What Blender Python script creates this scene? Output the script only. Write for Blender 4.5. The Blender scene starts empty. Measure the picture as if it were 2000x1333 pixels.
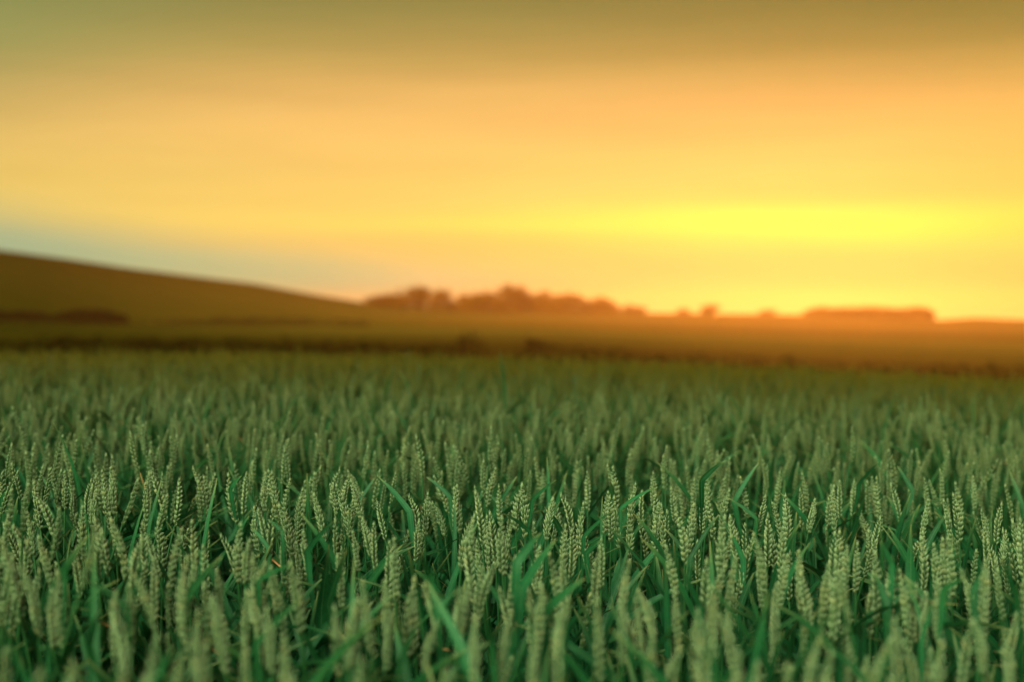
import bpy, math, random
import numpy as np
from mathutils import Vector, Matrix

random.seed(7)
rng = np.random.default_rng(7)
sc = bpy.context.scene
col = sc.collection

# ------------------------------------------------------------------ camera
FPX = 2000 * 50 / 36.0          # focal length in pixels of the 2000 px wide photograph
HOR = 622.0                     # level line in the photograph
CAN = 0.72                      # height of the ear tips above the soil
ZC = CAN + 0.25
TH = math.atan((666.5 - HOR) / FPX)
cam_d = bpy.data.cameras.new('camera'); cam = bpy.data.objects.new('camera', cam_d); col.objects.link(cam)
cam_d.lens = 50; cam_d.sensor_width = 36; cam_d.clip_start = 0.05; cam_d.clip_end = 6000
cam.location = (0, 0, ZC); cam.rotation_euler = (math.pi / 2 - TH, 0, 0)
cam_d.dof.use_dof = True; cam_d.dof.focus_distance = 2.0; cam_d.dof.aperture_fstop = 50 / 15.8
cam_d.dof.aperture_blades = 0
sc.camera = cam

# ------------------------------------------------------------------ sky
SUN_AZ = math.atan((1590 - 1000) / FPX)      # to the right of straight ahead
SUN_EL = math.radians(3.6)
w = bpy.data.worlds.new('World'); sc.world = w; w.use_nodes = True
nt = w.node_tree; N = nt.nodes; L = nt.links; N.clear()
def nd(t, **k):
    n = N.new(t)
    for a, b in k.items(): setattr(n, a, b)
    return n
def put(sock, v):
    if isinstance(v, bpy.types.NodeSocket): L.new(v, sock)
    else: sock.default_value = v
def M(op, a, b=None, c=None, clamp=False):
    n = nd('ShaderNodeMath', operation=op, use_clamp=clamp)
    put(n.inputs[0], a)
    if b is not None: put(n.inputs[1], b)
    if c is not None: put(n.inputs[2], c)
    return n.outputs[0]
def srgb(r, g, b):
    f = lambda v: (v / 255 / 12.92) if v / 255 < 0.04045 else ((v / 255 + 0.055) / 1.055) ** 2.4
    return (f(r), f(g), f(b), 1)
def ramp(fac, stops, inter='B_SPLINE'):
    n = nd('ShaderNodeValToRGB'); L.new(fac, n.inputs[0]); cr = n.color_ramp; cr.interpolation = inter
    while len(cr.elements) < len(stops): cr.elements.new(0.5)
    for e, (p, c) in zip(cr.elements, stops): e.position = p; e.color = c
    return n.outputs[0]
def mix(f, a, b, mode='MIX'):
    n = nd('ShaderNodeMix', data_type='RGBA', blend_type=mode)
    put(n.inputs[0], f); put(n.inputs[6], a); put(n.inputs[7], b)
    return n.outputs[2]
tc = nd('ShaderNodeTexCoord'); sx = nd('ShaderNodeSeparateXYZ'); L.new(tc.outputs['Generated'], sx.inputs[0])
X, Y, Z = sx.outputs
hyp = M('SQRT', M('ADD', M('MULTIPLY', X, X), M('MULTIPLY', Y, Y)))
E = M('DIVIDE', Z, M('MAXIMUM', hyp, 0.02))                        # tan of the elevation
AZ = M('ARCTAN2', X, Y)                                            # 0 straight ahead, positive to the right
noi = nd('ShaderNodeTexNoise'); noi.inputs['Scale'].default_value = 2.2; noi.inputs['Detail'].default_value = 4
mp = nd('ShaderNodeMapping'); mp.inputs['Scale'].default_value = (1, 1, 9); L.new(tc.outputs['Generated'], mp.inputs[0]); L.new(mp.outputs[0], noi.inputs[0])
E2 = M('ADD', E, M('MULTIPLY', M('SUBTRACT', noi.outputs[0], 0.5), 0.026))
EF = M('MULTIPLY', M('ADD', E2, 0.02), 4.0, clamp=True)            # 0.. 0.23 of elevation over the ramp
def ep(y): return ((HOR - y) / FPX + 0.02) * 4.0
base = ramp(EF, [(0.0, srgb(250, 205, 140)), (ep(600), srgb(250, 212, 132)), (ep(545), srgb(238, 206, 122)), (ep(480), srgb(250, 205, 108)),
                 (ep(400), srgb(255, 218, 112)), (ep(300), srgb(255, 207, 112)), (ep(200), srgb(244, 190, 108)),
                 (ep(120), srgb(186, 160, 86)), (ep(0), srgb(134, 130, 72)), (1.0, srgb(120, 120, 68))])
def gauss(az0, az_s, e0, e_s):
    a = M('DIVIDE', M('SUBTRACT', AZ, az0), az_s); e = M('DIVIDE', M('SUBTRACT', E2, e0), e_s)
    return M('EXPONENT', M('MULTIPLY', M('ADD', M('MULTIPLY', a, a), M('MULTIPLY', e, e)), -1.0))
def slant(az0, az_s, e0, slope, e_s):
    a = M('DIVIDE', M('SUBTRACT', AZ, az0), az_s); e = M('DIVIDE', M('SUBTRACT', E2, M('ADD', M('MULTIPLY', M('SUBTRACT', AZ, az0), slope), e0)), e_s)
    return M('EXPONENT', M('MULTIPLY', M('ADD', M('MULTIPLY', a, a), M('MULTIPLY', e, e)), -1.0))
cool = slant(-0.34, 0.20, 0.050, -0.13, 0.021)                     # pale teal gap lying along the hill
base = mix(M('MULTIPLY', cool, 0.85), base, srgb(142, 182, 152))
cool2 = slant(-0.11, 0.20, 0.022, -0.09, 0.018)
base = mix(M('MULTIPLY', cool2, 0.85), base, srgb(170, 205, 155))
cool3 = gauss(-0.42, 0.17, 0.2, 0.085)                             # darker green-grey upper left
base = mix(M('MULTIPLY', cool3, 0.75), base, srgb(138, 152, 92))
glow = gauss(0.22, 0.24, 0.060, 0.034)                            # yellow glow over the hidden sun
base = mix(M('MULTIPLY', glow, 0.2), base, srgb(255, 232, 100))
arm = gauss(0.14, 0.26, 0.068, 0.009)                              # long thin bright streak
base = mix(M('MULTIPLY', arm, 0.7), base, (1.0, 0.90, 0.13, 1))
core = slant(0.225, 0.17, 0.066, -0.02, 0.0145)
base = mix(M('MULTIPLY', core, 0.95), base, (1.15, 1.06, 0.13, 1))
bank = slant(0.24, 0.30, 0.014, 0.0, 0.024)                        # a duller orange bank of cloud under the streak
base = mix(M('MULTIPLY', bank, 0.6), base, srgb(212, 168, 96))
top = gauss(0.34, 0.30, 0.26, 0.085)
base = mix(M('MULTIPLY', top, 0.75), base, srgb(90, 106, 46))
gold = gauss(0.40, 0.14, 0.09, 0.08)
base = mix(M('MULTIPLY', gold, 0.35), base, srgb(250, 188, 66))
wisp = nd('ShaderNodeTexNoise'); wisp.inputs['Scale'].default_value = 3.2; wisp.inputs['Detail'].default_value = 5; wisp.inputs['Roughness'].default_value = 0.6
mp2 = nd('ShaderNodeMapping'); mp2.inputs['Scale'].default_value = (1, 1, 14); mp2.inputs['Rotation'].default_value = (0, math.radians(3), 0); L.new(tc.outputs['Generated'], mp2.inputs[0]); L.new(mp2.outputs[0], wisp.inputs[0])
wv = M('ADD', 0.86, M('MULTIPLY', wisp.outputs[0], 0.28))
cx = nd('ShaderNodeCombineXYZ'); L.new(wv, cx.inputs[0]); L.new(wv, cx.inputs[1]); L.new(wv, cx.inputs[2])
base = mix(1.0, base, cx.outputs[0], 'MULTIPLY')                    # faint wisps of cloud
# away from the sunset and overhead: a cool, cloudy evening sky with an added bright lobe
back = M('SUBTRACT', 1.0, M('MULTIPLY', M('ADD', M('DIVIDE', Y, M('MAXIMUM', hyp, 0.02)), 0.3), 1.0, clamp=True))
up = M('MULTIPLY', M('SUBTRACT', E, 0.24), 1.4, clamp=True)
dome = M('MAXIMUM', back, up)
sky = nd('ShaderNodeTexSky', sky_type='NISHITA'); sky.sun_disc = False
sky.sun_elevation = SUN_EL; sky.sun_rotation = SUN_AZ; sky.air_density = 1.0; sky.dust_density = 2.0
dp = M('ADD', M('ADD', M('MULTIPLY', X, -0.44), M('MULTIPLY', Y, -0.80)), M('MULTIPLY', Z, 0.27))
el = M('POWER', M('MAXIMUM', dp, 0.0), 11.0)                         # bright lobe added behind the camera to light the crop from the front
skyc = mix(1.0, mix(el, (0.02, 0.035, 0.02, 1), (20.5, 25.4, 15.6, 1)), mix(1.0, sky.outputs[0], (0.04, 0.04, 0.04, 1), 'MULTIPLY'), 'ADD')
fin = mix(dome, base, skyc)
bg = nd('ShaderNodeBackground'); bg.inputs[1].default_value = 1.0; L.new(fin, bg.inputs[0])
wo = nd('ShaderNodeOutputWorld'); L.new(bg.outputs[0], wo.inputs[0])

# ------------------------------------------------------------------ sun
sd = bpy.data.lights.new('sun', 'SUN'); so = bpy.data.objects.new('sun', sd); col.objects.link(so)
sd.energy = 2.0; sd.angle = math.radians(3.0); sd.color = (1.0, 0.42, 0.12)
dirv = Vector((math.sin(SUN_AZ) * math.cos(SUN_EL), math.cos(SUN_AZ) * math.cos(SUN_EL), math.sin(SUN_EL)))
so.rotation_euler = dirv.to_track_quat('Z', 'Y').to_euler()
so.location = (0, 0, 30)

sc.view_settings.view_transform = 'Standard'; sc.view_settings.look = 'None'
sc.view_settings.exposure = 0.0; sc.view_settings.gamma = 1.0
sc.cycles.use_denoising = True
sc.cycles.max_bounces = 8; sc.cycles.volume_bounces = 0; sc.cycles.transparent_max_bounces = 4
sc.cycles.sample_clamp_indirect = 6

# ------------------------------------------------------------------ materials
def new_mat(name):
    global N, L
    m = bpy.data.materials.new(name); m.use_nodes = True
    N = m.node_tree.nodes; L = m.node_tree.links; N.clear()
    return m
def plant_mat(name, cols, trans, rough=0.5, spec=0.4, tipcol=None, stripes=False, glow_tint=False):
    """cols: dark/light pair mixed by a per-plant random value held in the mesh (attribute tint.b) and a fine noise"""
    m = new_mat(name)
    at = nd('ShaderNodeAttribute', attribute_name='tint'); s = nd('ShaderNodeSeparateColor'); L.new(at.outputs['Color'], s.inputs[0])
    oi = nd('ShaderNodeObjectInfo')
    r = M('FRACT', M('ADD', s.outputs[2], oi.outputs['Random']))
    geo = nd('ShaderNodeNewGeometry')
    n1 = nd('ShaderNodeTexNoise'); n1.inputs['Scale'].default_value = 140; n1.inputs['Detail'].default_value = 3; L.new(geo.outputs['Position'], n1.inputs[0])
    n2 = nd('ShaderNodeTexNoise'); n2.inputs['Scale'].default_value = 1.3; n2.inputs['Detail'].default_value = 2; L.new(geo.outputs['Position'], n2.inputs[0])
    f = M('ADD', M('MULTIPLY', r, 0.55), M('MULTIPLY', n1.outputs[0], 0.5), clamp=True)
    c = mix(f, cols[0], cols[1])
    c = mix(M('MULTIPLY', M('SUBTRACT', n2.outputs[0], 0.4), 1.2, clamp=True), c, mix(1.0, c, (1.25, 1.05, 0.75, 1), 'MULTIPLY'))
    if tipcol: c = mix(M('POWER', s.outputs[0], 1.6), c, tipcol)  # pale husk tips; the darker bases also hold painted shade between spikelets
    if stripes:
        st = M('SINE', M('MULTIPLY', s.outputs[1], 46.0))
        c = mix(M('MULTIPLY', M('ADD', st, 1.0), 0.16), c, mix(1.0, c, (0.55, 0.62, 0.6, 1), 'MULTIPLY'))
        # pale midrib and yellowing tip
        rib = M('SUBTRACT', 1.0, M('MULTIPLY', M('ABSOLUTE', M('SUBTRACT', s.outputs[1], 0.5)), 16.0), clamp=True)
        c = mix(M('MULTIPLY', rib, 0.4), c, (0.13, 0.26, 0.11, 1))
        c = mix(M('POWER', s.outputs[0], 14.0), c, (0.30, 0.30, 0.12, 1))
    yel = M('POWER', M('FRACT', M('MULTIPLY', r, 7.3)), 6.0)
    c = mix(M('MULTIPLY', yel, 0.28), c, mix(1.0, c, (2.3, 1.25, 0.9, 1), 'MULTIPLY'))
    if glow_tint:                                                       # warm low light painted into the crop's colour, growing with distance
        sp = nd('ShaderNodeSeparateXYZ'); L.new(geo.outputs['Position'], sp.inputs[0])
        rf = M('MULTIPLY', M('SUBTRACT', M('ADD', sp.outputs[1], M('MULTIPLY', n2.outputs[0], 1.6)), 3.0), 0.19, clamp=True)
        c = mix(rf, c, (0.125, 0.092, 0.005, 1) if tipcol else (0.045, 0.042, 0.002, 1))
    p = nd('ShaderNodeBsdfPrincipled'); L.new(c, p.inputs['Base Color']); p.inputs['Roughness'].default_value = rough
    p.inputs['Specular IOR Level'].default_value = spec
    tr = nd('ShaderNodeBsdfTranslucent'); L.new(mix(1.0, c, (1.1, 1.25, 0.5, 1), 'MULTIPLY'), tr.inputs[0])
    ms = nd('ShaderNodeMixShader'); ms.inputs[0].default_value = trans
    L.new(p.outputs[0], ms.inputs[1]); L.new(tr.outputs[0], ms.inputs[2])
    o = nd('ShaderNodeOutputMaterial'); L.new(ms.outputs[0], o.inputs[0])
    return m
MAT_EAR = plant_mat('ear_green', ((0.008, 0.048, 0.009, 1), (0.050, 0.118, 0.032, 1)), 0.08, 0.6, 0.14, tipcol=(0.70, 0.78, 0.46, 1), glow_tint=True)
MAT_LEAF = plant_mat('leaf_green', ((0.002, 0.032, 0.004, 1), (0.024, 0.165, 0.066, 1)), 0.12, 0.5, 0.2, stripes=True, glow_tint=True)
MAT_STEM = plant_mat('stem_green', ((0.008, 0.07, 0.012, 1), (0.025, 0.12, 0.035, 1)), 0.0, 0.5, 0.4)
def foliage_mat(name, a, b, trans=0.2):
    m = new_mat(name)
    oi = nd('ShaderNodeObjectInfo'); geo = nd('ShaderNodeNewGeometry')
    n1 = nd('ShaderNodeTexNoise'); n1.inputs['Scale'].default_value = 0.7; L.new(geo.outputs['Position'], n1.inputs[0])
    c = mix(M('ADD', M('MULTIPLY', n1.outputs[0], 0.7), M('MULTIPLY', oi.outputs['Random'], 0.3), clamp=True), a, b)
    p = nd('ShaderNodeBsdfPrincipled'); L.new(c, p.inputs['Base Color']); p.inputs['Roughness'].default_value = 0.9; p.inputs['Specular IOR Level'].default_value = 0.02
    tr = nd('ShaderNodeBsdfTranslucent'); L.new(c, tr.inputs[0])
    ms = nd('ShaderNodeMixShader'); ms.inputs[0].default_value = trans
    L.new(p.outputs[0], ms.inputs[1]); L.new(tr.outputs[0], ms.inputs[2])
    o = nd('ShaderNodeOutputMaterial'); L.new(ms.outputs[0], o.inputs[0])
    return m
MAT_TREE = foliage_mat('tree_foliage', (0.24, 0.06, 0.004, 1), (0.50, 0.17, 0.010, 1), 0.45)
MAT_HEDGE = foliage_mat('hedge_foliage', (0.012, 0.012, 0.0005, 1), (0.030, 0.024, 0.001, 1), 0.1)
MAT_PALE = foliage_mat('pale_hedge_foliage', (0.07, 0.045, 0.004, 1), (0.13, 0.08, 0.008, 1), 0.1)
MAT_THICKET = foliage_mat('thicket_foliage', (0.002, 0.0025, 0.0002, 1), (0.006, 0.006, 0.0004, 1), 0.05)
MAT_BARK = foliage_mat('bark', (0.05, 0.03, 0.02, 1), (0.08, 0.05, 0.03, 1), 0.0)

# ------------------------------------------------------------------ terrain
def interp(x, tab): return np.interp(x, [a for a, b in tab], [b for a, b in tab])
SKYL = [(-400, 446), (0, 489), (130, 506), (250, 524), (400, 543), (500, 555), (600, 574), (700, 590), (760, 598), (900, 607), (1000, 609), (1270, 612), (1560, 615), (1830, 626), (1900, 621), (2000, 625), (2400, 629)]
R60 = [(-400, 704), (0, 702), (700, 712), (1000, 716), (1300, 728), (1500, 738), (2000, 760), (2400, 774)]
R110 = [(-400, 652), (0, 653), (700, 660), (1100, 664), (1500, 688), (2000, 712), (2400, 722)]
R200 = [(-400, 632), (0, 634), (400, 636), (1000, 638), (1500, 650), (2000, 662), (2400, 670)]
def near_ground(x, y):
    xc = np.clip(x, -5, 5)
    g = -(0.027 * xc + 0.004 * xc * xc)
    d = np.hypot(x, y)
    return g - 0.05 * np.clip(d - 9.0, 0, None) - 0.0 * d
def ground(x, y):
    x = np.asarray(x, float); y = np.asarray(y, float)
    d = np.maximum(np.hypot(x, y), 1e-3)
    az = np.arctan2(x, y)
    u = np.tan(np.clip(az, -0.6, 0.6))
    px = 1000 + FPX * u
    cosz = np.cos(np.clip(az, -0.6, 0.6))
    zof = lambda py, dd: ZC - (py - HOR) / FPX * dd * cosz     # height seen at picture row py
    sky_ = interp(px, SKYL); r60 = interp(px, R60); r110 = interp(px, R110); r200 = interp(px, R200)
    r300 = r200 - (r200 - sky_) * 0.55
    ks = [12.0, 60.0, 110.0, 200.0, 300.0, 400.0, 900.0, 1400.0]
    zs = [near_ground(x / d * 12, y / d * 12), zof(r60, 60), zof(r110, 110), zof(r200, 200), zof(r300, 300), zof(sky_, 400), zof(sky_, 400) - 12, zof(sky_, 400) * 0 - 25]
    out = np.where(d <= 12, near_ground(x, y), 0.0)
    for i in range(len(ks) - 1):
        t = np.clip((d - ks[i]) / (ks[i + 1] - ks[i]), 0, 1)
        seg = zs[i] * (1 - t) + zs[i + 1] * t
        out = np.where((d > ks[i]) & (d <= ks[i + 1]), seg, out)
    return out

def link_mesh(name, verts, faces_flat, loops_per, mat, parent=None, tint=None, smooth=True):
    """verts (n,3); faces_flat int array of loop vertex indices; loops_per int array"""
    me = bpy.data.meshes.new(name)
    nv = len(verts); nl = len(faces_flat); nf = len(loops_per)
    me.vertices.add(nv); me.vertices.foreach_set('co', np.asarray(verts, np.float32).ravel())
    me.loops.add(nl); me.loops.foreach_set('vertex_index', np.asarray(faces_flat, np.int32))
    me.polygons.add(nf)
    st = np.zeros(nf, np.int32); st[1:] = np.cumsum(loops_per)[:-1]
    me.polygons.foreach_set('loop_start', st)
    me.polygons.foreach_set('use_smooth', np.full(nf, smooth))
    if tint is not None:
        a = me.color_attributes.new('tint', 'FLOAT_COLOR', 'POINT')
        t4 = np.ones((nv, 4), np.float32); t4[:, :3] = tint
        a.data.foreach_set('color', t4.ravel())
    me.update(calc_edges=True)
    for m in (mat if isinstance(mat, (list, tuple)) else [mat]): me.materials.append(m)
    return me
def link_obj(name, me, parent=None, loc=None, rot=None):
    o = bpy.data.objects.new(name, me); col.objects.link(o)
    if parent: o.parent = parent
    if loc is not None: o.location = loc
    if rot is not None: o.rotation_euler = rot
    return o
def tag(o, label=None, cat=None, group=None, kind=None):
    if label: o['label'] = label
    if cat: o['category'] = cat
    if group: o['group'] = group
    if kind: o['kind'] = kind
    return o

azs = np.concatenate([np.linspace(-math.pi, -0.62, 30, endpoint=False), np.linspace(-0.62, 0.62, 160), np.linspace(0.62, math.pi, 31)[1:-1]])
rings = np.concatenate([[0.4, 1, 2, 3, 4, 5, 6, 7, 8, 9, 10, 11, 12, 14, 17, 21, 26, 32], np.linspace(40, 420, 96), [450, 500, 600, 750, 900, 1100, 1400]])
A_, R_ = np.meshgrid(azs, rings)
gx = (R_ * np.sin(A_)).ravel(); gy = (R_ * np.cos(A_)).ravel(); gz = ground(gx, gy)
na, nr = len(azs), len(rings)
vs = np.vstack([np.stack([gx, gy, gz], 1), [[0, 0, 0]]])
fl = []; lp = []
for r in range(nr - 1):
    for a in range(na):
        b = (a + 1) % na
        fl += [r * na + a, (r + 1) * na + a, (r + 1) * na + b, r * na + b]; lp.append(4)
for a in range(na):
    fl += [na * nr, a, (a + 1) % na]; lp.append(3)
mg = new_mat('fields')
geo = nd('ShaderNodeNewGeometry'); sg = nd('ShaderNodeSeparateXYZ'); L.new(geo.outputs['Position'], sg.inputs[0])
dist = M('SQRT', M('ADD', M('MULTIPLY', sg.outputs[0], sg.outputs[0]), M('MULTIPLY', sg.outputs[1], sg.outputs[1])))
nn = nd('ShaderNodeTexNoise'); nn.inputs['Scale'].default_value = 0.012; nn.inputs['Detail'].default_value = 4; L.new(geo.outputs['Position'], nn.inputs[0])
nf = nd('ShaderNodeTexNoise'); nf.inputs['Scale'].default_value = 1.5; nf.inputs['Detail'].default_value = 6; L.new(geo.outputs['Position'], nf.inputs[0])
dj = M('DIVIDE', M('ADD', dist, M('MULTIPLY', M('SUBTRACT', nn.outputs[0], 0.5), 60.0)), 450.0)
# soil under the crop, green wheat over the brow, then strips of olive and ripening crop up the slopes
cf = ramp(dj, [(0.0, (0.02, 0.012, 0.01, 1)), (0.022, (0.02, 0.012, 0.01, 1)), (0.03, (0.035, 0.035, 0.003, 1)), (0.17, (0.03, 0.024, 0.001, 1)), (0.24, (0.085, 0.06, 0.004, 1)),
               (0.36, (0.19, 0.125, 0.014, 1)), (0.44, (0.12, 0.072, 0.005, 1)), (0.50, (0.20, 0.11, 0.010, 1)), (0.7, (0.22, 0.115, 0.012, 1)), (1.0, (0.13, 0.04, 0.002, 1))], 'LINEAR')
horizon_glow = M('MULTIPLY', M('ADD', M('DIVIDE', sg.outputs[0], M('MAXIMUM', dist, 1.0)), 0.10), 3.6, clamp=True)   # orange glow of the horizon painted into the slopes to the right
cf = mix(M('MULTIPLY', M('MULTIPLY', horizon_glow, M('MULTIPLY', M('SUBTRACT', dist, 130.0), 0.006, clamp=True)), 0.9), cf, (0.50, 0.16, 0.022, 1))
cf = mix(M('MULTIPLY', nf.outputs[0], 0.5), cf, mix(1.0, cf, (0.55, 0.6, 0.6, 1), 'MULTIPLY'))
# the hillside on the left is greener
lf = M('MULTIPLY', M('SUBTRACT', M('DIVIDE', M('MULTIPLY', sg.outputs[0], -1.0), M('MAXIMUM', dist, 1.0)), 0.11), 4.8, clamp=True)
fr = M('MULTIPLY', M('SUBTRACT', dist, 90.0), 0.02, clamp=True)
cf = mix(M('MULTIPLY', M('MULTIPLY', lf, fr), 0.85), cf, mix(M('MULTIPLY', M('SUBTRACT', nn.outputs[0], 0.35), 3.3, clamp=True), (0.003, 0.018, 0.0003, 1), (0.016, 0.034, 0.0005, 1)))
p = nd('ShaderNodeBsdfPrincipled'); L.new(cf, p.inputs['Base Color']); p.inputs['Roughness'].default_value = 0.95; p.inputs['Specular IOR Level'].default_value = 0.0
o = nd('ShaderNodeOutputMaterial'); L.new(p.outputs[0], o.inputs[0])
go = link_obj('ground', link_mesh('ground', vs, fl, lp, mg)); tag(go, 'rolling farmland of brown and olive fields rising to a hill on the left', 'ground', kind='structure')

# ------------------------------------------------------------------ picture <-> world helpers
def ray(px, py):
    return Vector(((px - 1000) / FPX, math.cos(TH) + (666.5 - py) / FPX * math.sin(TH), -math.sin(TH) + (666.5 - py) / FPX * math.cos(TH)))
def at_depth(px, py, y):
    r = ray(px, py); return Vector((0, 0, ZC)) + r * (y / r.y)
def project(p):
    q = Vector(p) - Vector((0, 0, ZC)); f = Vector((0, math.cos(TH), -math.sin(TH))); u = Vector((0, math.sin(TH), math.cos(TH)))
    d = q.dot(f); return 1000 + FPX * q.x / d, 666.5 - FPX * q.dot(u) / d
def on_canopy(px, py, h=CAN):
    t = 2.0; r = ray(px, py)
    for _ in range(30):
        q = r * t; zt = h + float(near_ground(q.x, q.y)); t += ((ZC - zt) / -r.z - t) * 0.6
    return Vector((0, 0, ZC)) + r * t

# ------------------------------------------------------------------ wheat pieces (numpy templates)
def floret(p0, d, side, ln, ra, rings, sides, awn=0.0):
    """a pointed oval husk from p0 along d; returns verts, faces(list), tipfactor"""
    d = d / np.linalg.norm(d); u = np.cross(d, side); u /= np.linalg.norm(u); v = np.cross(d, u)
    V = []; T = []
    for t, r in rings:
        for k in range(sides):
            a = 2 * math.pi * k / sides
            V.append(p0 + d * ln * t + (u * math.cos(a) * 0.8 + v * math.sin(a)) * ra * r); T.append(t)
    F = []
    for i in range(len(rings) - 1):
        for k in range(sides):
            a, b = i * sides + k, i * sides + (k + 1) % sides
            F.append((a, b, b + sides, a + sides))
    V.append(p0 + d * (ln * 1.0 + awn)); T.append(1.0); tip = len(V) - 1; o = (len(rings) - 1) * sides
    for k in range(sides): F.append((o + k, o + (k + 1) % sides, tip))
    return V, F, T
HI = ([(0.0, 0.45), (0.22, 0.95), (0.5, 1.0), (0.78, 0.62), (0.92, 0.2)], 6)
MID = ([(0.0, 0.6), (0.45, 1.05), (0.82, 0.5)], 4)
LOW = ([(0.1, 0.8), (0.55, 1.1)], 3)
def make_ear(seed, lod, length=0.077, fat=1.0):
    r = random.Random(seed); V = []; F = []; T = []
    rings, sides = {'hi': HI, 'mid': MID, 'low': LOW}[lod]
    n = {'hi': 20, 'mid': 18, 'low': 12}[lod]
    ks = {'hi': (-1.15, -0.4, 0.4, 1.15), 'mid': (-1.0, 0.0, 1.0), 'low': (-0.8, 0.8)}[lod]
    big = {'hi': 1.0, 'mid': 1.12, 'low': 1.5}[lod]
    bend = r.uniform(0.0, 0.013) ; ph = r.uniform(0, 6.28); nod = r.uniform(-0.5, 0.5)
    def axis(t): return np.array([bend * math.cos(ph) * t * t, bend * math.sin(ph) * t * t, length * 0.9 * t])
    for i in range(n):
        t = i / (n - 1.0); s = 1 if i % 2 == 0 else -1
        env = (0.72 + 0.55 * math.sin(math.pi * min(1, 0.12 + t * 0.78))) * fat * r.uniform(0.92, 1.08)
        env *= 1 - 0.42 * max(0.0, (t - 0.62) / 0.38)
        c = axis(t); br = r.random()
        for k in ks:
            kk = k + r.uniform(-0.28, 0.28)
            d = np.array([s * r.uniform(0.20, 0.40) * (1 - 0.5 * (t > 0.9)), kk * 0.30, 1.0])
            p0 = c + np.array([s * 0.0012 * env, kk * 0.0013 * env, 0])
            awn = 0.0
            if lod == 'hi': awn = r.uniform(0.0006, 0.002) if t < 0.75 else r.uniform(0.001, 0.006) * (r.random() < 0.7)
            if lod == 'mid' and t > 0.8: awn = r.uniform(0, 0.005)
            v, f, tt = floret(p0, d, np.array([s, 0.01, 0]), 0.0122 * env * r.uniform(0.82, 1.15) * (1.1 if lod == 'low' else 1), 0.00185 * env * big, rings, sides, awn)
            b = len(V); V += v; F += [tuple(b + q for q in g) for g in f]
            T += [(min(1.0, (0.10 + 0.78 * a * a + 0.10 * max(0, t - 0.72) * a) * {'hi': 1.0, 'mid': 0.85, 'low': 0.6}[lod]), t, br) for a in tt]
    for k in range(2):                                              # the closing spikelet
        d = np.array([0.12 * (k - .5), 0.2 * (k - .5), 1.0])
        v, f, tt = floret(axis(1.0), d, np.array([1, 0.01, 0]), 0.0105 * fat, 0.0019 * big, rings, sides, r.uniform(0.001, 0.005) if lod != 'low' else 0)
        b = len(V); V += v; F += [tuple(b + q for q in g) for g in f]; T += [(0.15 + 0.6 * a * a, 1, 0.5) for a in tt]
    return np.array(V), F, np.array(T)
def path_tube(pts, radii, sides):
    V = []; F = []; n = len(pts)
    for i, p in enumerate(pts):
        d = pts[min(i + 1, n - 1)] - pts[max(i - 1, 0)]; d = d / np.linalg.norm(d)
        u = np.cross(d, np.array([0, 1, 0.01])); u /= np.linalg.norm(u); v = np.cross(d, u)
        for k in range(sides):
            a = 2 * math.pi * k / sides; V.append(p + (u * math.cos(a) + v * math.sin(a)) * radii[i])
    for i in range(n - 1):
        for k in range(sides):
            a, b = i * sides + k, i * sides + (k + 1) % sides; F.append((a, b, b + sides, a + sides))
    return np.array(V), F, np.zeros((len(V), 3))
def leaf_strip(pts, width, normal0, twist=0.0, fold=0.25, rnd=0.5):
    """a blade: three vertices across, folded along the midrib, tapering to a point"""
    n = len(pts); V = []; T = []; F = []
    for i, p in enumerate(pts):
        t = i / (n - 1.0)
        d = pts[min(i + 1, n - 1)] - pts[max(i - 1, 0)]; d = d / np.linalg.norm(d)
        side = np.cross(d, normal0); side /= max(1e-6, np.linalg.norm(side)); nn_ = np.cross(side, d)
        a = twist * t; s2 = side * math.cos(a) + nn_ * math.sin(a); n2 = np.cross(s2, d)
        wd = width * 0.5 * min(1.0, 0.45 + t * 2.2) * max(0.0, 1 - t ** 2.6) ** 0.85 + 0.0002
        V += [p - s2 * wd + n2 * wd * fold, p, p + s2 * wd + n2 * wd * fold]; T += [(t, 0.0, rnd), (t, 0.5, rnd), (t, 1.0, rnd)]
    for i in range(n - 1):
        b = i * 3; F += [(b, b + 1, b + 4, b + 3), (b + 1, b + 2, b + 5, b + 4)]
    return np.array(V), F, np.array(T)
def bez(p0, p1, p2, n):
    t = np.linspace(0, 1, n)[:, None]; return (1 - t) ** 2 * p0 + 2 * t * (1 - t) * p1 + t * t * p2
def free_leaf(seed, n=9, long=1.0):
    """leaf growing from the origin towards +x, arching"""
    r = random.Random(seed); ln = r.uniform(0.13, 0.22) * long; lean = r.uniform(0.25, 1.0); droop = r.choice([0, 0, 0.2, 0.5, 0.9])
    p1 = np.array([ln * 0.45 * math.sin(lean) * 0.7, 0, ln * 0.55])
    p2 = np.array([ln * math.sin(lean) * (1 + droop * .3), r.uniform(-.02, .02), ln * (math.cos(lean) - droop * 0.45)])
    return leaf_strip(bez(np.zeros(3), p1, p2, n), r.uniform(0.009, 0.0145), np.array([-1.0, 0.15, 0.35]), r.uniform(-1.4, 1.4), 0.3, r.random())
def flat(F):
    fl = [q for f in F for q in f]; return np.array(fl, np.int32), np.array([len(f) for f in F], np.int32)

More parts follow.
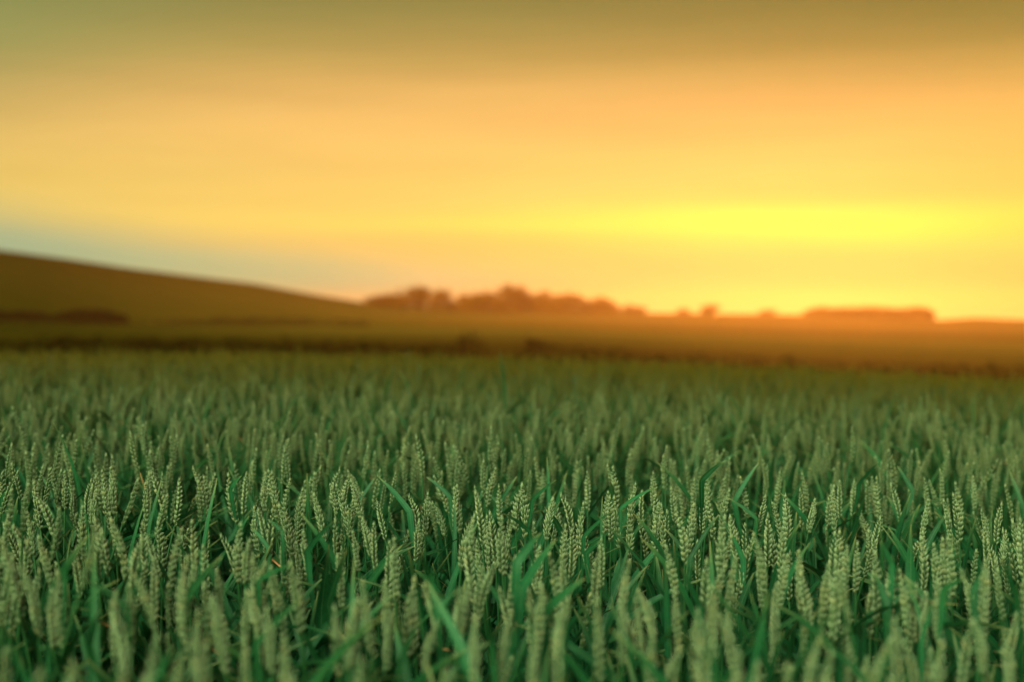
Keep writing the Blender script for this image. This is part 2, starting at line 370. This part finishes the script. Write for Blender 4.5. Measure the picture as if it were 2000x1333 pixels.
# ------------------------------------------------------------------ the 300 nearest stalks: ear tip (x, y) in the photograph and the lean of the ear
EARS = """86 957 20,3 918 3,102 916 14,128 916 0,143 938 0,168 922 0,178 926 2,175 944 3,192 914 5,208 918 0,219 912 5,203 940 12,156 986 6,54 992 16,48 1004 4,3 1005 38,8 1058 25,74 1040 27,44 1078 -12,
57 1092 8,66 1113 5,142 1050 20,180 1032 10,192 1008 22,210 998 28,237 1012 10,274 1022 8,285 1028 24,286 946 -4,320 1024 -6,338 1032 -6,345 1088 10,381 1073 -16,302 925 24,313 910 14,288 908 4,249 900 16,363 942 -22,
392 908 6,389 935 0,302 1082 4,275 1105 34,386 1014 -8,66 935 14,172 895 0,258 1030 0,93 1132 10,116 1126 6,221 1148 2,241 1152 2,256 1146 -2,337 1142 34,382 1184 6,240 1262 -8,297 1252 -8,336 1272 6,118 1300 4,137 1282 4,397 1268 -4,
428 908 -26,437 934 24,479 918 -3,511 912 3,519 927 28,539 928 0,552 940 3,576 955 4,592 940 3,564 984 10,557 990 16,616 965 20,503 976 22,486 993 20,527 1002 0,443 1026 20,458 1030 6,487 1030 -10,491 1075 6,502 1098 4,541 1084 -2,
552 1050 2,586 1018 18,579 1040 8,580 1102 8,650 912 -2,668 914 4,680 905 26,686 938 22,658 944 0,668 950 14,711 900 0,731 965 24,711 998 16,727 1016 6,689 1020 10,666 1060 2,757 1058 2,769 1056 4,748 895 0,627 898 0,640 898 0,
403 1066 0,426 1090 4,401 936 4,424 1152 20,421 1172 24,481 1156 0,512 1154 2,524 1158 10,478 1240 0,554 1236 5,698 1138 -16,708 1142 20,655 1176 4,795 1140 2,748 1210 12,695 1294 4,575 1312 0,756 1134 2,
814 952 2,818 897 0,829 958 2,816 1000 -3,856 964 14,859 927 18,889 904 20,866 895 0,888 948 2,896 958 2,909 1002 -10,920 1022 -3,928 1036 12,911 1058 14,937 936 -2,935 966 8,947 1008 0,955 1012 0,963 1006 6,972 1018 10,956 1086 -22,
985 1014 2,1003 1080 -2,920 1126 -26,927 1112 4,960 912 -8,976 900 4,972 944 5,1002 944 6,1030 952 -4,1016 900 8,1060 914 -2,1076 898 8,1076 958 -10,1086 976 12,1109 950 10,1130 916 -10,1148 926 0,1158 898 14,1130 986 2,1130 1018 -16,1136 1020 16,
1041 1014 4,1050 1054 -2,1090 1078 0,1099 1080 3,1100 1024 0,1164 1076 -2,1177 1046 -2,1184 960 -2,1196 970 -2,1199 912 -2,846 1113 14,807 1138 4,834 1196 -4,897 1156 -4,973 1126 28,980 1196 0,1058 1145 -10,1071 1142 -2,1089 1142 0,
1040 1162 0,1045 1234 -8,1172 1176 -2,929 1196 -4,1089 1222 0,1205 914 -2,1203 975 8,1230 944 2,1251 954 2,1238 1011 -12,1216 1100 0,1276 918 0,1300 898 -2,1287 963 -6,1272 988 8,1259 1006 4,1292 990 4,1312 938 8,1317 922 3,
1330 934 6,1354 932 0,1351 984 -8,1337 998 0,1311 1066 8,1376 952 -4,1388 932 -8,1391 968 2,1406 940 2,1416 954 -8,1420 896 6,1403 1014 6,1431 994 10,1424 1050 -20,1437 1082 -20,1498 906 -6,1501 954 -20,1526 918 -12,1515 982 14,
1536 966 2,1567 960 -2,1551 982 -14,1597 962 -20,1509 1013 4,1527 1034 -4,1501 1008 0,1490 1042 5,1481 1068 6,1538 1076 -20,1564 1076 0,1571 1098 12,1450 1048 0,1373 1100 2,1403 1108 -16,1458 930 0,1578 926 0,1223 1160 -10,1226 1162 14,
1244 1162 12,1268 1130 8,1277 1236 -8,1317 1148 8,1357 1202 2,1373 1226 0,1422 1178 2,1431 1198 6,1518 1172 -6,1514 1132 -2,1581 1226 -10,1441 1262 2,1553 1290 -2,1392 1150 4,1470 1305 0,1310 1232 0,1631 952 0,1637 940 4,1621 944 0,
1668 924 -2,1706 932 4,1715 936 0,1749 942 8,1744 908 -10,1804 896 6,1829 896 0,1807 936 8,1828 942 2,1844 920 -4,1814 970 -16,1876 948 2,1872 970 0,1900 926 2,1940 900 20,1926 916 -2,1951 898 12,1990 908 -6,1950 978 -6,1932 992 -2,
1962 1022 -8,1928 1030 0,1941 1046 12,1931 1094 -14,1990 1013 6,1848 974 10,1692 990 10,1708 992 2,1643 1036 -4,1625 1048 0,1652 1060 0,1674 1054 -2,1619 1106 -14,1637 1108 -14,1702 1106 -6,1740 1096 -2,1788 1030 -10,1805 1032 -4,
1821 1055 -16,1829 1062 4,1838 1050 10,1860 1052 2,1715 1086 -2,1770 1112 -2,1836 1110 2,1893 1110 10,1789 1150 -10,1798 1130 0,1806 1156 -2,1753 1200 6,1927 1186 -2,1930 1112 -8,1786 1226 0,1892 1224 -22,1843 1268 -26,1994 1176 -22,
1966 1242 8,1665 1236 -20,1675 1262 2,1713 1242 -18,1738 1292 6,1999 1100 0,1603 1284 0"""
LEAVES = """3 975 31 942 10,147 1042 109 988 14,169 1196 201 1086 20,360 1176 434 1086 22,128 1104 98 1080 9,332 1030 332 924 14,60 1340 -5 1225 24,174 1262 194 1190 14,648 1070 671 966 18,600 1076 655 1015 14,
628 1190 643 1062 21,640 1180 678 1072 20,712 1155 787 1064 22,800 1000 741 934 14,702 980 734 932 9,524 1070 490 1030 10,552 1040 523 1015 9,450 955 472 930 9,464 1044 487 1008 10,505 1135 575 1105 10,
880 972 832 932 11,842 1125 816 1078 14,962 1010 1010 930 14,1034 1038 981 1003 10,1010 1100 1057 1040 22,1020 1150 1088 1052 25,1066 1060 1108 920 15,1140 1048 1198 998 9,1145 1082 1176 1054 14,1040 978 1086 938 8,
855 1195 892 1154 15,1060 1200 1144 1129 22,860 1340 962 1250 20,1150 1340 1085 1262 20,1040 1224 1010 1142 9,1212 994 1284 952 9,1370 1125 1298 1032 18,1240 1130 1300 1055 18,1350 1090 1404 1005 12,1370 940 1416 900 14,
1434 980 1482 904 12,1478 1014 1420 972 10,1452 1095 1426 1038 13,1545 1090 1556 1000 14,1575 1075 1668 976 15,1368 1192 1330 1108 15,1440 1200 1472 1120 21,1374 1222 1392 1155 18,1412 1340 1372 1255 15,1494 1255 1466 1160 11,
1678 945 1717 902 12,1664 1040 1694 955 14,1764 1055 1797 985 17,1768 1040 1734 970 14,1782 958 1752 910 12,1925 1125 1824 998 23,1742 1105 1718 1055 14,1785 1120 1735 1030 17,1920 1075 1886 1010 14,1960 1000 2000 940 14,
1825 1060 1826 1012 12,1666 1235 1788 1152 23,1842 1155 1882 1128 14,1732 1180 1708 1118 17,1902 1155 1926 1105 17,1800 1255 1818 1182 10,300 1340 340 1265 16,500 1260 590 1170 14,690 1340 640 1230 15,1700 1340 1600 1250 16,
250 1190 160 1130 10,1230 1260 1190 1180 14,1640 1290 1660 1210 15,960 1260 940 1180 14,560 1210 630 1130 14,1500 1330 1530 1230 16,780 1300 820 1210 15,1985 1170 1955 1090 16"""
EARS = [tuple(map(float, s.split())) for s in EARS.replace('\n', '').split(',') if s.strip()]
EARS = sorted(EARS, key=lambda e: -e[1])[:300]; YBACK = EARS[-1][1] + 2
LEAVES = [tuple(map(float, s.split())) for s in LEAVES.replace('\n', '').split(',') if s.strip()]
ear_meshes = []
for k in range(12):
    v, f, t = make_ear(100 + k, 'hi', [0.066, 0.074, 0.057, 0.070][k % 4], [0.59, 0.64, 0.54][k % 3]); fl, lp = flat(f)
    ear_meshes.append(link_mesh('ear', v, fl, lp, MAT_EAR, tint=t))
leaf_meshes = []
for k in range(16):
    v, f, t = free_leaf(300 + k); fl, lp = flat(f)
    leaf_meshes.append(link_mesh('leaf', v, fl, lp, MAT_LEAF, tint=t))

plants = []
R0 = random.Random(11)
used_lab = set()
def lean_word(px, dx, ln):
    a = dx / ln
    if a > 0.2: return 'steeply left-leaning'
    if a > 0.08: return 'left-leaning'
    if a < -0.2: return 'steeply right-leaning'
    if a < -0.08: return 'right-leaning'
    return 'upright'
ONES = 'zero one two three four five six seven eight nine ten eleven twelve thirteen fourteen fifteen sixteen seventeen eighteen nineteen'.split()
TENS = 'x x twenty thirty forty fifty sixty seventy eighty ninety'.split()
def in_words(v, dec=0):
    n = int(v); f = int((v - n) * 10) if dec else 0
    if not dec: n = int(round(v))
    s = 'a hundred' if n >= 100 else ONES[n] if n < 20 else TENS[n // 10] + ('-' + ONES[n % 10] if n % 10 else '')
    return s + ('-point-' + ONES[f] if f else '')
for i, (px, py, dx) in enumerate(EARS):
    h = CAN + R0.gauss(0, 0.012)
    T = on_canopy(px, py, h)
    size = R0.uniform(0.90, 1.10) * (0.93 if py > 1150 else 1.0)
    ln_px = 0.069 * size * FPX / T.y
    axis = Vector((-dx / ln_px, R0.uniform(-0.14, 0.12), 1.0)).normalized()
    eb = T - axis * (0.069 * size)
    gz0 = float(ground(eb.x, eb.y))
    base = Vector((eb.x - axis.x * 0.10, eb.y - axis.y * 0.10, gz0)); base.z = float(ground(base.x, base.y))
    root = bpy.data.objects.new('wheat_stalk', None); col.objects.link(root); root.location = base; root.empty_display_size = 0.02
    # ear
    eo = link_obj('ear', ear_meshes[R0.randrange(12)], root, eb - base)
    q = axis.to_track_quat('Z', 'Y') @ Matrix.Rotation(R0.uniform(0, 6.283), 3, 'Z').to_quaternion()
    eo.rotation_mode = 'QUATERNION'; eo.rotation_quaternion = q; eo.scale = (size, size, size)
    # stem, following the lean of its ear near the top
    e = np.array(eb - base); pts = bez(np.array([0, 0, -0.01]), e - np.array(axis) * 0.30, e, 12)
    v, f, t = path_tube(pts, np.linspace(0.0024, 0.0013, 12), 6); fl, lp = flat(f)
    link_obj('stem', link_mesh('stem', v, fl, lp, MAT_STEM, tint=t), root)
    # leaves growing from nodes of the stem
    for k in range(R0.choice([2, 3, 3])):
        fr = 1 - (R0.uniform(0.08, 0.19) + 0.11 * k) / e[2]
        ii = fr * 11; a0 = int(ii); pp = pts[a0] * (1 - (ii - a0)) + pts[min(11, a0 + 1)] * (ii - a0)
        s = R0.uniform(0.7, 1.05)
        lo = link_obj('leaf', leaf_meshes[R0.randrange(16)], root, Vector(pp), (R0.uniform(-.1, .1), R0.uniform(-.1, .1), R0.uniform(0, 6.283))); lo.scale = (s, s, s)
    lw = lean_word(px, dx, ln_px).replace(' ', ' ')
    if py > 1190: ww = 'blurred pale ear'
    elif py > 1120: ww = 'half-blurred ear'
    elif py > 1000: ww = 'sharp green ear'
    elif py > 930: ww = 'crisp green ear'
    else: ww = 'small green ear'
    for dec in (0, 1):
        lab = '%s %s, tip %s percent across and %s percent up the picture' % (lw, ww, in_words(px / 20, dec), in_words((1333 - py) / 13.33, dec))
        if lab not in used_lab: break
    used_lab.add(lab)
    tag(root, lab, 'wheat', 'wheat stalks in the front of the field')
    plants.append((root, base, pts, T, px, py))

# the broad blades that stand out in the photograph, each growing from a stalk near its foot
for (x0, y0, x1, y1, wpx) in LEAVES:
    best = None
    for (root, base, pts, T, px, py) in plants:
        if not (y1 - 90 < py < y1 + 60): continue
        q = at_depth(x0, y0 + 25, T.y)
        k = int(np.argmin(np.abs(pts[:, 2] + base.z - q.z))); s = Vector(pts[k]) + base
        c = abs(project(s)[0] - x0) + 0.25 * abs(py - y1 + 10)
        if best is None or c < best[0]: best = (c, root, base, pts, T, k)
    if best is None: continue
    c, root, base, pts, T, k = best
    yd = T.y - 0.01
    P0 = at_depth(x0, y0, yd); P1 = at_depth(x1, y1, yd + R0.uniform(-0.05, 0.02))
    dz = P0.z - 0.07 - base.z; k = int(np.argmin(np.abs(pts[:, 2] - dz))); S = Vector(pts[k]) + base
    sag = Vector((0, 0, abs(P1.x - P0.x) * 0.22))
    b = [np.array(S), np.array(P0), np.array((P0 + P1) / 2 + sag * 0.6), np.array(P1)]
    pa = bez(b[0], b[0] * 0.3 + b[1] * 0.7 + np.array([0, 0, -0.01]), b[1], 5); pb = bez(b[1], b[2], b[3], 9)
    pth = np.vstack([pa[:-1], pb]) - np.array(base)
    nrm = np.array([R0.uniform(-.5, .5), -1.0, R0.uniform(0.0, 0.6)])
    v, f, t = leaf_strip(pth, wpx * 0.85 * yd / FPX, nrm, R0.uniform(-0.5, 0.5), 0.18, R0.random()); fl, lp = flat(f)
    link_obj('leaf', link_mesh('leaf', v, fl, lp, MAT_LEAF, tint=t), root)

# ------------------------------------------------------------------ the rest of the crop: one mass nobody could count
def template(lod, seed):
    """one stalk standing at the origin; returns verts, faces, material index, tint"""
    r = random.Random(seed); V = []; F = []; Mi = []; T = []
    def add(v, f, t, m, off=np.zeros(3)):
        b = sum(len(a) for a in V); V.append(v + off); F.extend([tuple(b + q for q in g) for g in f]); Mi.extend([m] * len(f)); T.append(t)
    hh = 0.0
    ln = 0.30 if lod != 'low' else 0.2
    if lod != 'shoot':
        v, f, t = make_ear(seed, lod, r.uniform(0.054, 0.072), r.uniform(0.50, 0.62)); add(v, f, t, 0, np.array([0, 0, -0.068]))
        v, f, t = path_tube([np.array([0, 0, -0.068]), np.array([0.0, 0.01, -0.35]), np.array([0, 0.0, -0.74])], [0.0014, 0.0018, 0.0024], 3 if lod == 'low' else 4); add(v, f, t, 2)
    nl = {'mid': 3, 'low': 2, 'shoot': 4}[lod]
    for k in range(nl):
        v, f, t = free_leaf(seed * 7 + k, 7 if lod != 'low' else 4, 1.0 if lod != 'shoot' else 1.15)
        a = r.uniform(0, 6.283); ca, sa = math.cos(a), math.sin(a)
        v = v @ np.array([[ca, sa, 0], [-sa, ca, 0], [0, 0, 1]])
        zo = -0.068 - r.uniform(0.09, 0.20) - 0.1 * k if lod != 'shoot' else -0.17 - 0.07 * k
        if lod == 'shoot': v = v + np.array([r.uniform(-.015, .015), r.uniform(-.015, .015), 0])
        add(v, f, t, 1, np.array([0, 0, zo]))
    if lod == 'shoot':
        v, f, t = path_tube([np.array([0, 0, -0.17]), np.array([0, 0, -0.7])], [0.0015, 0.0022], 4); add(v, f, t, 2)
    return np.vstack(V), F, np.array(Mi), np.vstack(T)
acc = []
def scatter(lod, pts, dz, seeds):
    """pts (n,2): place turned, tilted copies of the templates with their tips on the canopy"""
    ts = [template(lod, s) for s in seeds]; which = rng.integers(0, len(ts), len(pts))
    for k, (v, f, mi, t) in enumerate(ts):
        P = pts[which == k]; n = len(P)
        if n == 0: continue
        fl, lp = flat(f)
        a = rng.uniform(0, 6.283, n); sc_ = rng.uniform(0.9, 1.12, n)
        tx = rng.normal(0.04, 0.19, n); ty = rng.normal(0, 0.11, n)
        ca, sa = np.cos(a), np.sin(a)
        x = v[None, :, 0] * ca[:, None] - v[None, :, 1] * sa[:, None]; y = v[None, :, 0] * sa[:, None] + v[None, :, 1] * ca[:, None]
        z = np.broadcast_to(v[None, :, 2], x.shape)
        kk = sc_[:, None]; x = x * kk; y = y * kk; z = z * np.where(z > -0.2, kk, 1.0)
        # lean: strongest towards the top, foot nearly in place
        le = np.clip(1 + z / 0.72, 0, 1.2) ** 1.6
        x = x - tx[:, None] * -0.35 * le; y = y + ty[:, None] * 0.35 * le
        tip = CAN + near_ground(P[:, 0], P[:, 1]) + dz + rng.normal(0, 0.027, n)
        W = np.stack([x + P[:, 0:1], y + P[:, 1:2], z + tip[:, None]], 2).astype(np.float32)
        tt = np.broadcast_to(t[None], (n,) + t.shape).astype(np.float32).copy(); tt[:, :, 2] = (tt[:, :, 2] * 0.35 + rng.random(n)[:, None] * 0.65)
        nv = len(v)
        FL = (fl[None, :] + (np.arange(n) * nv)[:, None]).ravel()
        acc.append((W.reshape(-1, 3), FL, np.tile(lp, n), np.tile(mi, n), tt.reshape(-1, 3)))
def field_pts(y0, y1, dens, margin, front=0.0):
    x1 = 0.38 * y1 + margin; n = int(dens * 2 * x1 * (y1 - y0)); p = np.stack([rng.uniform(-x1, x1, n), rng.uniform(y0, y1, n)], 1)
    return p[np.abs(p[:, 0]) < 0.38 * np.abs(p[:, 1]) + margin]
def in_traced(p, slack=0.0):
    """where the 300 individual stalks stand: inside the frame, nearer than the row whose tips sit at y = 898"""
    d = p[:, 1]; drop = 0.25 - near_ground(p[:, 0], p[:, 1]); py = HOR + drop / d * FPX; px = 1000 + p[:, 0] / d * FPX
    return (px > -15) & (px < 2015) & (py > YBACK + slack) & (py < 1345)
Y898 = 2.6
# near crop beside and in front of the frame, leaving out the traced patch
p = field_pts(-0.6, 2.9, 260, 1.3); d = np.hypot(p[:, 0], p[:, 1])
drop = 0.25 - near_ground(p[:, 0], p[:, 1]); ahead = p[:, 1] > 0.3
pyy = np.where(ahead, HOR + drop / np.maximum(p[:, 1], 0.3) * FPX, 9999); pxx = 1000 + p[:, 0] / np.maximum(p[:, 1], 0.3) * FPX
inframe = ahead & (pxx > -20) & (pxx < 2020) & (pyy < 1345)
clear = d > 0.42
keep = clear & ~in_traced(p) & ~(ahead & (np.abs(pxx - 1000) < 1060) & (pyy >= 1345) & (pyy < 1500) & (rng.random(len(p)) < 0.3))
scatter('mid', p[keep], 0.0, range(500, 510))
# shorter ears and leafy shoots filling in below the traced ones
q = p[in_traced(p)]; scatter('mid', q[rng.random(len(q)) < 0.26], -0.04, range(510, 516))
s = field_pts(-0.5, 3.2, 330, 1.2); s = s[np.hypot(s[:, 0], s[:, 1]) > 0.45]
scatter('shoot', s, -0.07, range(520, 534))
p = field_pts(2.9, 4.6, 250, 1.5); scatter('mid', p, 0, range(540, 550)); s = field_pts(3.2, 4.6, 200, 1.3); scatter('shoot', s, -0.02, range(520, 530))
p = field_pts(4.6, 12.5, 260, 2.0); scatter('low', p, 0, range(560, 572))
off = 0; VV = []; FF = []; LP = []; MI = []; TT = []
for W_, FL, lp, mi, tt in acc:
    VV.append(W_); FF.append(FL + off); LP.append(lp); MI.append(mi); TT.append(tt); off += len(W_)
cm = link_mesh('wheat_crop', np.vstack(VV), np.concatenate(FF), np.concatenate(LP), [MAT_EAR, MAT_LEAF, MAT_STEM], tint=np.vstack(TT))
cm.polygons.foreach_set('material_index', np.concatenate(MI).astype(np.int32))
co = link_obj('wheat_crop', cm); tag(co, 'dense green wheat crop stretching back from the front stalks to the brow', 'wheat crop', kind='stuff')
print('crop verts', off, 'faces', len(cm.polygons))
del acc, VV, FF, LP, MI, TT

# ------------------------------------------------------------------ trees, hedges and bushes
def clump_mesh(name, mat, seed, n, size, lobes, flat_top=None):
    """leaf sprays spread through overlapping lobes; unit: metres"""
    r = np.random.default_rng(seed); V = []; F = []
    L_ = np.array(lobes, float); wts = L_[:, 3] ** 2; wts /= wts.sum()
    for i in range(n):
        lb = L_[r.choice(len(L_), p=wts)]
        d = r.normal(size=3); d /= np.linalg.norm(d); c = lb[:3] + d * np.array([lb[3], lb[3], lb[4]]) * (r.uniform(0.35, 1.08))
        nrm = d * 0.6 + r.normal(size=3) * 0.6; nrm /= np.linalg.norm(nrm)
        u = np.cross(nrm, r.normal(size=3)); u /= np.linalg.norm(u); v = np.cross(nrm, u); s = size * r.uniform(0.6, 1.3)
        b = len(V)
        for k in range(6):
            a = k * math.pi / 3; rr = s * (0.35 if k % 2 else 0.62) * r.uniform(0.7, 1.3); V.append(c + u * math.cos(a) * rr + v * math.sin(a) * rr * 0.7 + nrm * r.uniform(-.1, .1) * s)
        F.append(tuple(range(b, b + 6)))
    fl, lp = flat(F); return link_mesh(name, np.array(V), fl, lp, mat, smooth=False)
def trunk_mesh(seed, hgt, rad):
    r = random.Random(seed); V = []; F = []
    def limb(p0, p1, r0, r1):
        m = (p0 + p1) / 2 + np.array([r.uniform(-.15, .15), r.uniform(-.15, .15), 0]); v, f, t = path_tube([p0, m, p1], [r0, (r0 + r1) / 2, r1], 7)
        b = len(V); V.extend(v); F.extend([tuple(b + q for q in g) for g in f])
    top = np.array([0, 0, hgt * 0.8]); limb(np.zeros(3), top, rad, rad * 0.35)
    for k in range(6):
        a = k * 1.05 + r.uniform(-.3, .3); z = hgt * r.uniform(0.25, 0.65)
        limb(np.array([0, 0, z]), np.array([math.cos(a) * hgt * .32, math.sin(a) * hgt * .32, z + hgt * 0.25]), rad * 0.45, rad * 0.1)
    fl, lp = flat(F); return link_mesh('trunk', np.array(V), fl, lp, MAT_BARK)
crowns = []
for k in range(5):
    r = random.Random(40 + k); lobes = [(r.uniform(-1.6, 1.6), r.uniform(-1.6, 1.6), r.uniform(0.9, 5.2), r.uniform(1.2, 2.0), r.uniform(1.0, 1.6)) for _ in range(14)] + [(r.uniform(-1.8, 1.8), r.uniform(-1, 1), 0.7, 1.3, 0.9) for _ in range(3)] + [(0, 0, 3.2, 2.4, 2.6), (r.uniform(-.6, .6), 0, 5.9, 1.1, 1.0)]
    crowns.append(clump_mesh('crown', MAT_TREE, 60 + k, 1300, 0.62, lobes))
trunks = [trunk_mesh(80 + k, 5.0, 0.22) for k in range(3)]
def tree(px, ytop, y0, dist, wpx, lab, grp, k):
    r = random.Random(int(px * 13))
    c = at_depth(px, y0, dist); z = float(ground(c.x, c.y)); top = at_depth(px, ytop, dist).z; h = max(1.5, top - z)
    root = bpy.data.objects.new('tree', None); col.objects.link(root); root.location = (c.x, c.y, z)
    s = h / 6.9; sw = (wpx * dist / FPX) / 4.4
    a = r.uniform(0, 6.28)
    o1 = link_obj('crown', crowns[k % 5], root, (0, 0, 0), (0, 0, a)); o1.scale = (sw, sw, s)
    o2 = link_obj('trunk', trunks[k % 3], root, (0, 0, 0), (0, 0, a)); o2.scale = (s, s, s)
    tag(root, lab, 'tree', grp)
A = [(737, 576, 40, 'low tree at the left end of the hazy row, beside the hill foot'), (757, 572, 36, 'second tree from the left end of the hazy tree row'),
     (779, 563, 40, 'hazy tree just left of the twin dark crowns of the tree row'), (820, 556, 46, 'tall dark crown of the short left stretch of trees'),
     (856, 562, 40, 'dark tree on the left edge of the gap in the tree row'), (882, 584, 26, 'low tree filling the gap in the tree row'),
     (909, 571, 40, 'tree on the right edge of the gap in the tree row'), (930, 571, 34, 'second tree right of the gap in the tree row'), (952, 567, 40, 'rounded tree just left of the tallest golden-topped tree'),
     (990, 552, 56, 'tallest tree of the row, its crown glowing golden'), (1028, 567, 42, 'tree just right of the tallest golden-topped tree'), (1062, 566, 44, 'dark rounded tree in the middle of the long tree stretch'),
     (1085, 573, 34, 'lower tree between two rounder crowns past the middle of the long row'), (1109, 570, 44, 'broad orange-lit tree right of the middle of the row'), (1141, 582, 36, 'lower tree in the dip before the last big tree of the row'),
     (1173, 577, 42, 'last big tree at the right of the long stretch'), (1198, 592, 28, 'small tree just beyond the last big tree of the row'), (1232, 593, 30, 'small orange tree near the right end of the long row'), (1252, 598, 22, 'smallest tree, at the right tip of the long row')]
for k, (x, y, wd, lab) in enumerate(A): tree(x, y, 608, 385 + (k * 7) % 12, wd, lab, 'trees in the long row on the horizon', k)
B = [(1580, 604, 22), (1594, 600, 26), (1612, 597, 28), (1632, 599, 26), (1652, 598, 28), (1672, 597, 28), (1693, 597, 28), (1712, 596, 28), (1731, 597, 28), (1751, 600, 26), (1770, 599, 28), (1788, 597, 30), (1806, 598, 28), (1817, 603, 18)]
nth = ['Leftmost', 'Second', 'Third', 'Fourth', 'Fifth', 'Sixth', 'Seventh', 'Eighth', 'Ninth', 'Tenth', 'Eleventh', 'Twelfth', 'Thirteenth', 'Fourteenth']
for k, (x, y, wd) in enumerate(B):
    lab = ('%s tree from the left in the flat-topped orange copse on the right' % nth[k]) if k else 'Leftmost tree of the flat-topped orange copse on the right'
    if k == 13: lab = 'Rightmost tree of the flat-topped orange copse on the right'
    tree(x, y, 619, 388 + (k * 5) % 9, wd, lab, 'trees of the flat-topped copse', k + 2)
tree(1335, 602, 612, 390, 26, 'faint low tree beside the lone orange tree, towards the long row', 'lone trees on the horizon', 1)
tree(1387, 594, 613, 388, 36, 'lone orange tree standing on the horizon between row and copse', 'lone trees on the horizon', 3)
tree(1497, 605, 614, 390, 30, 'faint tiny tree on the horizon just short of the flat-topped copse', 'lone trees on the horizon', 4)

def hedge(name, stops, dist, lab, cat, seed, dens=22, width=2.2, size=0.34):
    """stops: (picture x, top y, depth of hedge in pixels); built along the ground at the given distance"""
    r = np.random.default_rng(seed); lobes = []
    xs = np.arange(stops[0][0], stops[-1][0], max(6, 0.55 * FPX / dist * 0.9))
    for x in xs:
        top = np.interp(x, [s[0] for s in stops], [s[1] for s in stops]); dd = dist + r.uniform(-.4, .4) * width
        c = at_depth(x, top, dd); z = float(ground(c.x, c.y)); h = max(0.5, c.z - z)
        rr = r.uniform(0.45, 0.75)
        for zz in np.arange(0.3, h - 0.2, 0.55): lobes.append((c.x + r.uniform(-.2, .2), dd + r.uniform(-.3, .3) * width, z + zz, rr, 0.45))
        lobes.append((c.x, dd, z + h - 0.35, rr * 0.8, 0.35))
    L0 = np.array(lobes); o0 = np.array([L0[:, 0].mean(), L0[:, 1].mean(), L0[:, 2].min()]); L0[:, :3] -= o0
    me = clump_mesh(name, MAT_THICKET if name in ('thicket', 'bush') else MAT_PALE if seed == 7 else MAT_HEDGE, seed, int(len(lobes) * dens), size, L0)
    o = link_obj(name, me, loc=Vector(o0)); tag(o, lab, cat); return o
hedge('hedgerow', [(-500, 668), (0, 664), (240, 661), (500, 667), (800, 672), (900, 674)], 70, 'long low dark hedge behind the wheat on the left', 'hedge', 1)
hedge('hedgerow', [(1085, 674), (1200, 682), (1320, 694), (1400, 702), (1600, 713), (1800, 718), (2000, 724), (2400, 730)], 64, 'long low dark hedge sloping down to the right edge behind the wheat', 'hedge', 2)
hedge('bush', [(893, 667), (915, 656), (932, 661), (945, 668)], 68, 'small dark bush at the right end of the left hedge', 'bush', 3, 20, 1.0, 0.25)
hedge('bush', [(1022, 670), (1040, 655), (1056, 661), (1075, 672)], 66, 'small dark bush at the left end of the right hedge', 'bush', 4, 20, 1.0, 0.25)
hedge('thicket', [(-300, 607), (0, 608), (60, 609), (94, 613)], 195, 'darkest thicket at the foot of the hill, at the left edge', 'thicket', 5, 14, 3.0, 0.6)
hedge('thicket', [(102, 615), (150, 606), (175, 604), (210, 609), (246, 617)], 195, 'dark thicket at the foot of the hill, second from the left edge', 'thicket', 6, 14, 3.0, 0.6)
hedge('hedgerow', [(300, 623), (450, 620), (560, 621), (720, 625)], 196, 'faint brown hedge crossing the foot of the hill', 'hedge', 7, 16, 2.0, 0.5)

# ------------------------------------------------------------------ haze
HAZE = True
if HAZE:
    zlo = float(vs[:, 2].min()) - 1.0; zhi = 25.0; R = 1500.0
    c8 = [(-R, -R, zlo), (R, -R, zlo), (R, R, zlo), (-R, R, zlo), (-R, -R, zhi), (R, -R, zhi), (R, R, zhi), (-R, R, zhi)]
    fl, lp = flat([(0, 3, 2, 1), (4, 5, 6, 7), (0, 1, 5, 4), (1, 2, 6, 5), (2, 3, 7, 6), (3, 0, 4, 7)])
    mh = new_mat('haze')
    pv = nd('ShaderNodeVolumePrincipled'); pv.inputs['Color'].default_value = (1.0, 0.62, 0.26, 1); pv.inputs['Density'].default_value = 0.0004; pv.inputs['Anisotropy'].default_value = 0.78
    o = nd('ShaderNodeOutputMaterial'); L.new(pv.outputs[0], o.inputs['Volume'])
    ho = link_obj('haze', link_mesh('haze', np.array(c8, float), fl, lp, mh, smooth=False)); tag(ho, 'thin warm evening haze over the fields', 'haze', kind='stuff')
